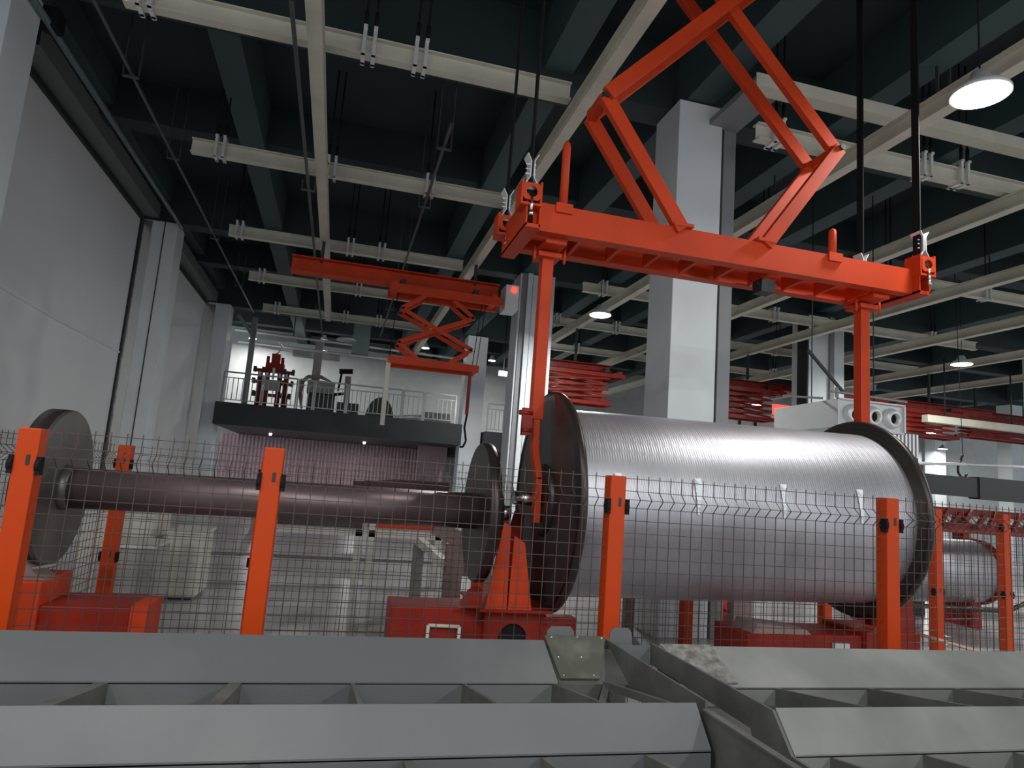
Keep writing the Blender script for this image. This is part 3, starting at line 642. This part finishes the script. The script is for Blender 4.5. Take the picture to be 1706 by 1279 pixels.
MB().box(2.84, 3.10, 12.45, 12.9, 5.05, 5.55).build('control_box', WHITEM, H1)
MB().box(2.95, 3.04, 12.40, 12.45, 5.42, 5.50).build('red_indicator', REDE, H1); MB().box(3.1, 3.12, 12.6, 12.68, 5.2, 5.26).build('green_indicator', GREENE, H1)
MB().box(0.70, 0.78, 12.56, 12.6, 2.6, 3.8).build('hanging_arm', CREAM, H1)
MB().box(2.26, 2.32, 12.56, 12.6, 2.95, 3.8).build('hanging_arm', REDO, H1)
MB().tube([(2.3, 12.58, 2.95), (2.27, 12.58, 2.7), (2.32, 12.58, 2.45), (2.27, 12.58, 2.33), (2.21, 12.58, 2.33)], 0.02, 8).build('hook', BLACK, H1)
for xa, xb in ((2.40, 2.5), (2.32, 2.42), (0.75, 0.79)): MB().cyl((xa, 12.6, 3.85), (xb, 12.6, 5.2), 0.008, n=6).build('cable', BLACK, H1)
hoist(5.0, 6.85, 16.8, 4.75, 3.98, 0, 'folded red orange hoist beside the middle column behind the drum', m=REDO, beam=(4.95, 6.9))
hoist(10.1, 12.1, 17.2, 4.9, 4.1, 0, 'folded red orange hoist hanging just past the big column', m=REDO, beam=(10.0, 13.4))
hoist(15.6, 17.9, 16.5, 4.75, 4.05, 0, 'folded red orange hoist hanging past the fan box', m=REDO, beam=(14.0, 19.6))
hoist(19.4, 22.4, 17.5, 4.9, 4.35, 0, 'folded red orange hoist hanging at the far outer side', m=REDO, beam=(17.5, 24.0))
t = thing('travelling_beam', (18.5, 15.5, 4.3), 'cream travelling beam hanging in front of the outermost folded hoist', 'beam')
MB().box(15.8, 19.5, 15.3, 15.5, 4.3, 4.5).build('beam_section', CREAM, t)
MB().cyl((18.9, 15.4, 4.5), (18.9, 15.4, 6.2), 0.02, n=6).cyl((16.5, 15.4, 4.5), (16.5, 15.4, 6.2), 0.02, n=6).build('hanger_rod', BLKST, t)
# black hooks
t = thing('crane_hook', (13.2, 12, 2.3), 'black hook hanging from a thin rod past the silver drum', 'hook')
hx = 13.32
MB().tube([(hx, 12.1, 7.33), (hx, 12, 3.1)], 0.008, 6).build('thin_rod', BLKST, t)
MB().tube([(hx, 12, 3.1), (hx-0.06, 12, 2.95), (hx-0.14, 12, 2.82), (hx-0.14, 12, 2.7), (hx-0.06, 12, 2.6), (hx+0.05, 12, 2.6), (hx+0.10, 12, 2.68)], 0.025, 8).build('hook_rod', BLKST, t)

# ================================================================ FAN BOX
FX = thing('ventilation_box', (8.0, 9.2, 2.9), 'white metal box with three round nozzles hung behind the silver drum', 'ventilation unit')
MB().quadbox([(7.55, 9.0, 2.99), (8.8, 9.0, 2.97), (8.55, 10.6, 2.97), (7.55, 10.6, 2.97), (7.55, 9.0, 3.43), (8.8, 9.0, 3.41), (8.55, 10.6, 3.41), (7.55, 10.6, 3.41)]).build('housing', WHITEM, FX)
MB().box(7.53, 8.82, 8.96, 9.0, 2.965, 2.99).box(7.53, 8.82, 8.96, 9.0, 3.42, 3.445).box(7.53, 7.555, 8.96, 9.0, 2.98, 3.43).box(8.79, 8.82, 8.96, 9.0, 2.97, 3.43).build('front_rim', WHITEM, FX)
for i, x in enumerate((7.82, 8.19, 8.56)):
    nz = MB().lathe((x, 8.99, 3.2), (x, 8.90, 3.19), [(0, 0.17), (0.5, 0.155), (1, 0.12), (1.001, 0.085), (0.2, 0.08)], 28, False).build('nozzle', BRACK, FX)
    MB().lathe((x, 8.995, 3.2), (x, 8.97, 3.2), [(0, 0.085), (1, 0.082)], 24).build('nozzle_core', BLACK, nz)
MB().bar((7.4, 8.98, 3.53), (8.85, 8.98, 3.50), 0.05, 0.03).bar((7.0, 9.6, 3.48), (7.6, 9.4, 3.48), 0.04, 0.03).box(7.5, 7.54, 8.96, 9.0, 3.44, 3.6).box(8.1, 8.3, 9.1, 9.3, 3.41, 3.48).build('mount_bar', GREYP, FX)
MB().bar((7.0, 9.0, 4.14), (7.67, 9.0, 3.53), 0.04, 0.04).build('diagonal_rod', BLKST, FX)
MB().cyl((7.7, 9.8, 3.4), (7.7, 9.8, 8.0), 0.01, n=6).cyl((8.6, 9.4, 3.4), (8.6, 9.4, 8.0), 0.01, n=6).build('suspension_wire', BLKST, FX)
# control cabinets behind
t = thing('electric_cabinet', (9.3, 10, 2.4), 'open dark cabinet of pale slatted coils beside the fan box', 'cabinet')
MB().box(9.3, 10.05, 9.95, 10.35, 2.65, 3.15).build('coil_body', BLKST, t)
for i in range(9): MB().box(9.33+i*0.08, 9.37+i*0.08, 9.9, 9.95, 2.7, 3.12).build('coil_slat', BRACK, t)
MB().box(9.65, 10.15, 9.95, 10.25, 0, 2.65).build('post', BLKST, t)
t = thing('overhead_bar', (9.0, 8, 2.0), 'thick black horizontal bar running out of view past the silver drum', 'bar')
MB().box(7.3, 9.1, 7.95, 8.1, 2.02, 2.30).box(9.1, 13.0, 7.93, 8.12, 2.0, 2.32).build('bar_section', BLKST, t)
MB().box(11.2, 11.35, 7.95, 8.1, 0, 2.02).build('support_post', BLKST, t)
t = thing('hanging_pipe', (10, 9, 2.4), 'thin pale pipe above the thick black bar', 'pipe')
MB().tube([(8.2, 9.3, 2.48), (10.4, 9.3, 2.62), (14, 9.3, 2.78)], 0.025, 8).build('pipe', BRACK, t)
# glowing red display and pale machinery between big column and far column
t = thing('far_machine', (11.6, 20, 0), 'white far machine with red display seen past the big column', 'machine')
MB().box(11.9, 14.6, 20.2, 21.4, 0, 4.7).build('housing', WHITEM, t); MB().box(14.3, 14.9, 20.1, 20.2, 4.75, 5.1).build('red_display', REDE, t)
MB().box(12.4, 12.45, 20.1, 20.2, 2.5, 4.6).box(13.0, 13.05, 20.1, 20.2, 2.5, 4.6).box(13.6, 13.65, 20.1, 20.2, 2.5, 4.6).build('seam', BLKST, t)

# ================================================================ SECOND ROLL past the fence
R2 = thing('small_silver_roll', (9.5, 9.2, 0.2), 'smaller silver roll lying behind the rear orange fence posts', 'roll')
MB().lathe((8.0, 9.2, 0.83), (10.35, 9.2, 0.86), [(0, 0.5), (1, 0.5)], 72).build('metal_winding', ROLL, R2)
MB().lathe((10.35, 9.2, 0.86), (10.45, 9.2, 0.86), [(0, 0.53), (1, 0.53)], 60).build('end_flange', REDO, R2)
MB().tube([(5.0, 8.55, 0.62), (5.9, 8.55, 0.42), (9.3, 8.55, 0.36), (10.3, 8.55, 0.34), (10.75, 8.55, 0.52)], 0.035, 10).build('guard_pipe', DRUMS, R2)
for x in (8.3, 10.1): MB().box(x-0.08, x+0.08, 8.9, 9.5, 0, 0.38).build('cradle', REDO, R2)
t = thing('far_orange_machine', (12, 10.8, 0), 'low orange machine with many rods behind the small silver roll', 'machine')
for i in range(14):
    MB().bar((9.6+i*0.3, 10.8, 1.55+0.05*(i % 3)), (9.9+i*0.3, 10.9, 1.85-0.06*(i % 2)), 0.06, 0.10).build('rod', REDO, t)
MB().box(9.3, 15.2, 10.9, 11.3, 1.42, 1.62).box(9.3, 15.2, 10.9, 11.3, 1.76, 1.9).build('frame_rail', REDO, t)
for x in (9.5, 12.2, 15.0): MB().box(x-0.08, x+0.08, 10.95, 11.2, 0, 1.8).build('leg', REDO, t)
t = thing('floor_motor', (5.3, 9.1, 0), 'small bright red motor on the floor under the silver drum', 'motor')
MB().cyl((5.2, 9.1, 0.28), (5.75, 9.1, 0.28), 0.17, n=20).build('motor_body', mat('bright_red', (0.75, 0.02, 0.03), 0.35), t)
MB().cyl((5.0, 9.1, 0.28), (5.2, 9.1, 0.28), 0.12, n=16).build('motor_end', BLACK, t)
MB().box(5.25, 5.7, 8.95, 9.25, 0, 0.13).build('foot', REDO, t)

# ================================================================ CREAM CARRIAGE, STAND AND CRATES BEYOND THE FENCE
t = thing('floor_carriage', (0.6, 11, 0), 'low cream carriage with orange top strip beyond the spool tube', 'carriage')
MB().box(-0.75, 1.95, 10.9, 11.1, 0.74, 0.84).build('top_rail', CREAMW, t)
MB().box(0.6, 1.95, 11.1, 11.25, 0.87, 0.93).build('orange_strip', ORANGE, t)
MB().box(-0.75, 0.5, 10.85, 11.0, 0.86, 0.96).build('dark_cover', DRUMS, t)
for x in (-0.85, 0.46, 0.66, 1.70, 1.88):
    MB().box(x-0.05, x+0.05, 10.9, 11.05, 0.0, 0.98).build('leg', CREAMW, t)
t = thing('cradle_stand', (1.5, 8.5, 0), 'brownish steel cradle stand with slanted plates behind the orange stand', 'stand')
MB().box(1.42, 1.62, 8.3, 8.45, 0, 0.92).build('front_leg', BROWNS, t)
MB().box(1.83, 2.0, 8.35, 8.5, 0, 0.78).box(1.62, 1.85, 8.38, 8.48, 0.55, 0.74).build('side_leg', BROWNS, t)
MB().box(1.08, 1.2, 8.8, 8.95, 0, 0.86).build('rear_leg', mat('drab_steel', (0.25, 0.25, 0.22), 0.6), t)
MB().bar((1.12, 8.75, 0.92), (1.45, 8.4, 0.66), 0.12, 0.09).build('sloped_bar', CREAMW, t)
MB().bar((1.28, 8.5, 1.12), (1.85, 8.5, 0.84), 0.12, 0.20).build('cradle_plate', BROWNS, t)
for k, (x0_, x1_, y0_, y1_, z_, lb, m_) in enumerate(((-2.32, -1.78, 8.1, 8.9, 0.74, 'pale grey crate behind the rear corner post', HAZG),
        (-2.9, -2.1, 9.3, 10.3, 0.98, 'pale cabinet standing against the grey wall behind the spool disc', CREAMW),
        (-1.9, -1.5, 9.3, 10.1, 0.80, 'white topped box behind the pale grey crate', CREAMW))):
    t = thing('storage_crate', ((x0_+x1_)/2, y0_, 0), lb, 'crate')
    MB().box(x0_, x1_, y0_, y1_, 0.04, z_).build('crate_body', m_, t, bevel=0.01)
    MB().box(x0_-0.02, x1_+0.02, y0_-0.02, y1_+0.02, z_, z_+0.03).build('lid', CREAMW, t)
    MB().box(x0_+0.05, x1_-0.05, y0_+0.05, y1_-0.05, 0, 0.04).build('foot', BLKST, t)
t = thing('support_bench', (4.7, 7.9, 0), 'brown steel trestle leg under the silver drum beside the yellow floor line', 'trestle')
MB().box(5.15, 5.42, 8.0, 8.15, 0, 0.95).build('leg', BROWNS, t); MB().box(3.6, 3.72, 7.9, 8.0, 0, 0.7).build('leg', BROWNS, t)
MB().box(3.5, 5.5, 8.0, 8.1, 0.7, 0.78).build('rail', BROWNS, t)

# ================================================================ MEZZANINE RAILINGS AND MACHINES
def railing(x0, x1, y, z, label, m=RAILST, n=None):
    t = thing('railing_section', ((x0+x1)/2, y, z), label, 'railing', 'balcony railing sections')
    for x in (x0, x1): MB().box(x-0.025, x+0.025, y-0.025, y+0.025, z, z+1.0).build('post', m, t)
    MB().box(x0, x1, y-0.02, y+0.02, z+0.97, z+1.02).build('handrail', m, t)
    MB().box(x0, x1, y-0.012, y+0.012, z+0.80, z+0.83).box(x0, x1, y-0.012, y+0.012, z+0.08, z+0.11).build('midrail', m, t)
    n = n or int((x1-x0)/0.14)
    for i in range(1, n):
        x = x0+(x1-x0)*i/n; MB().box(x-0.012, x+0.012, y-0.012, y+0.012, z+0.1, z+0.8).build('baluster', m, t)
lbs = ['against the wall-side column', 'in front of the dark red machine', 'in front of the grey boxed machine', 'beside the brown robot arm', 'in front of the white wall', 'beside the hanging cream arm', 'in front of the round dark hatch', 'next to the middle column']
xs = [-3.85, -2.6, -1.5, -0.95, 0.12, 1.35, 2.0, 2.75, 3.9]
for i in range(8): railing(xs[i]+0.03, xs[i+1]-0.03, 23.5, 3.66, 'steel balcony railing section '+lbs[i])
railing(5.05, 5.9, 23.5, 3.5, 'steel railing section on the balcony between the two middle columns')
railing(5.96, 6.8, 23.5, 3.5, 'steel railing section mostly hidden behind the middle column')
# dark red robot pack
t = thing('robot_gripper_machine', (-2.55, 26.5, 3.66), 'dark red clustered machine standing on the balcony behind the railing', 'machine')
for xx in (-3.05, -2.8, -2.36, -2.12):
    MB().cyl((xx, 26.3, 3.8), (xx, 26.3, 5.15), 0.09, n=12).build('vertical_cylinder', REDO, t)
    MB().box(xx-0.035, xx+0.035, 26.18, 26.22, 4.95, 5.13).build('light_slot', WHITEM, t)
for z, xa, xb in ((5.15, -3.2, -1.95), (4.72, -3.2, -1.95), (4.25, -3.15, -2.0)):
    MB().box(xa, xb, 26.2, 26.5, z, z+0.1).build('cross_plate', REDO, t)
    for xx in (xa-0.05, xb+0.05, -2.95, -2.2): MB().box(xx-0.05, xx+0.05, 26.12, 26.4, z-0.03, z+0.16).build('clamp', BLKST, t)
MB().box(-2.9, -2.25, 26.2, 26.6, 5.25, 5.5).build('upper_block', REDO, t)
MB().box(-2.72, -2.42, 26.2, 26.5, 5.5, 5.85).build('top_block', REDO, t)
for xx in (-2.85, -2.33): MB().cyl((xx, 26.35, 5.5), (xx, 26.35, 5.75), 0.06, n=10).build('top_cylinder', REDO, t)
MB().box(-2.88, -2.3, 26.08, 26.15, 4.45, 4.85).build('grey_panel', HAZG, t)
MB().box(-2.62, -2.54, 26.1, 26.14, 4.87, 5.3).build('indicator', WHITEM, t)
MB().tube([(-2.6, 26.35, 5.85), (-2.4, 26.2, 6.1), (-2.5, 26.0, 6.3)], 0.04, 8).build('hose', BRACK, t)
for xx in (-3.0, -2.1): MB().box(xx-0.09, xx+0.09, 26.3, 26.6, 3.66, 4.3).build('foot_column', BLKST, t)
t = thing('boxed_machine', (-0.9, 26.5, 3.66), 'grey boxed machine with looping hoses on the balcony', 'machine')
MB().box(-1.35, -0.35, 26.2, 27.0, 4.55, 5.0).build('cover', HAZG, t)
MB().box(-1.3, -0.3, 26.2, 27.0, 3.66, 4.5).build('base', DRUMS, t)
for k in range(3):
    MB().tube([(-1.45, 26.1, 3.9), (-1.62+k*0.05, 26.1, 4.5), (-1.6+k*0.06, 26.1, 4.9), (-1.35, 26.1, 5.15-k*0.04), (-0.9, 26.1, 5.2-k*0.04), (-0.5, 26.1, 5.0)], 0.035, 8).build('hose', BROWNS, t)
MB().box(-1.25, -0.95, 26.6, 26.9, 5.0, 6.6).build('duct', HAZG, t)
t = thing('handling_robot', (0.1, 26.5, 3.66), 'brown and black robot arm standing on the balcony', 'robot')
MB().bar((0.15, 26.3, 3.66), (0.1, 26.3, 5.3), 0.22, 0.22).build('column', BROWNS, t)
MB().bar((-0.25, 26.2, 5.45), (0.25, 26.2, 5.5), 0.14, 0.18).bar((-0.15, 26.2, 5.4), (-0.22, 26.2, 4.7), 0.08, 0.08).bar((-0.35, 26.2, 4.55), (0.0, 26.2, 4.62), 0.1, 0.1).build('arm_link', BLACK, t)
MB().box(-0.2, 0.6, 26.3, 26.6, 3.66, 4.3).build('base', DRUMS, t)
t = thing('round_hatch_machine', (1.4, 26, 3.66), 'dark rounded hood on the balcony behind the railing', 'machine')
pts = [(1.4+0.55*math.cos(PI*i/14), 26.0, 3.66+0.95*math.sin(PI*i/14)) for i in range(15)]
MB().prism(pts, (0, 0.4, 0)).build('hood', mat('dark_green_hood', (0.05, 0.06, 0.045), 0.5), t)
t = thing('material_pile', (3.4, 25.5, 3.66), 'dark low bundle of parts on the balcony next to the middle column', 'bundle')
MB().box(3.0, 4.0, 25.2, 25.8, 3.66, 4.15).build('bundle_body', HAZG, t)
for i in range(5): MB().bar((1.9, 25.3, 3.7+i*0.05), (4.0, 25.4, 3.9+i*0.06), 0.05, 0.03).build('bar', BLKST, t)
t = thing('stair_post', (-3.3, 25.2, 3.66), 'dark grey square post on the balcony beside the wall-side column', 'post')
MB().box(-3.42, -3.24, 25.1, 25.28, 3.66, 6.9).build('post_tube', GREYP, t)
MB().bar((-3.9, 25.1, 6.9), (-3.3, 25.1, 6.2), 0.12, 0.12).build('brace', GREYP, t)
t = thing('low_far_machine', (1.2, 20, 0), 'long low dark red machine far behind the spool tube, under the balcony front', 'machine')
MB().prism([(0.55, 19.9, 1.30), (3.3, 19.9, 1.35), (3.3, 19.9, 1.62), (1.8, 19.9, 1.60), (1.2, 19.9, 1.52), (0.55, 19.9, 1.48)], (0, 0.9, 0)).build('cover', mat('maroon_cover', (0.06, 0.012, 0.012), 0.4), t)
MB().box(-2.2, 1.3, 19.8, 19.9, 1.22, 1.26).build('bright_edge_rail', BRACK, t)
for xx in (-2.0, 0.8, 3.0): MB().box(xx-0.06, xx+0.06, 19.9, 20.1, 0, 1.3).build('leg', HAZG, t)
# pipework under the balcony roof
t = thing('overhead_pipework', (-1.0, 25.5, 6.2), 'pale pipes and flat duct crossing above the balcony machines', 'pipework')
MB().cyl((-4, 25.5, 6.45), (4, 25.5, 6.35), 0.05, n=8).cyl((-4, 26.5, 6.2), (4, 26.5, 6.15), 0.05, n=8).cyl((-3.1, 25.5, 5.95), (-2.0, 25.9, 5.95), 0.03, n=8).build('pipe', BRACK, t)
MB().box(-2.1, -0.3, 27.5, 28.0, 6.1, 6.35).build('flat_duct', HAZG, t)
MB().cyl((-2.0, 25.5, 6.4), (-2.0, 25.5, 8), 0.02, n=6).cyl((2.0, 25.5, 6.4), (2.0, 25.5, 8), 0.02, n=6).build('hanger_rod', BLKST, t)

for o in bpy.data.objects:
    if '_w' in o: del o['_w']
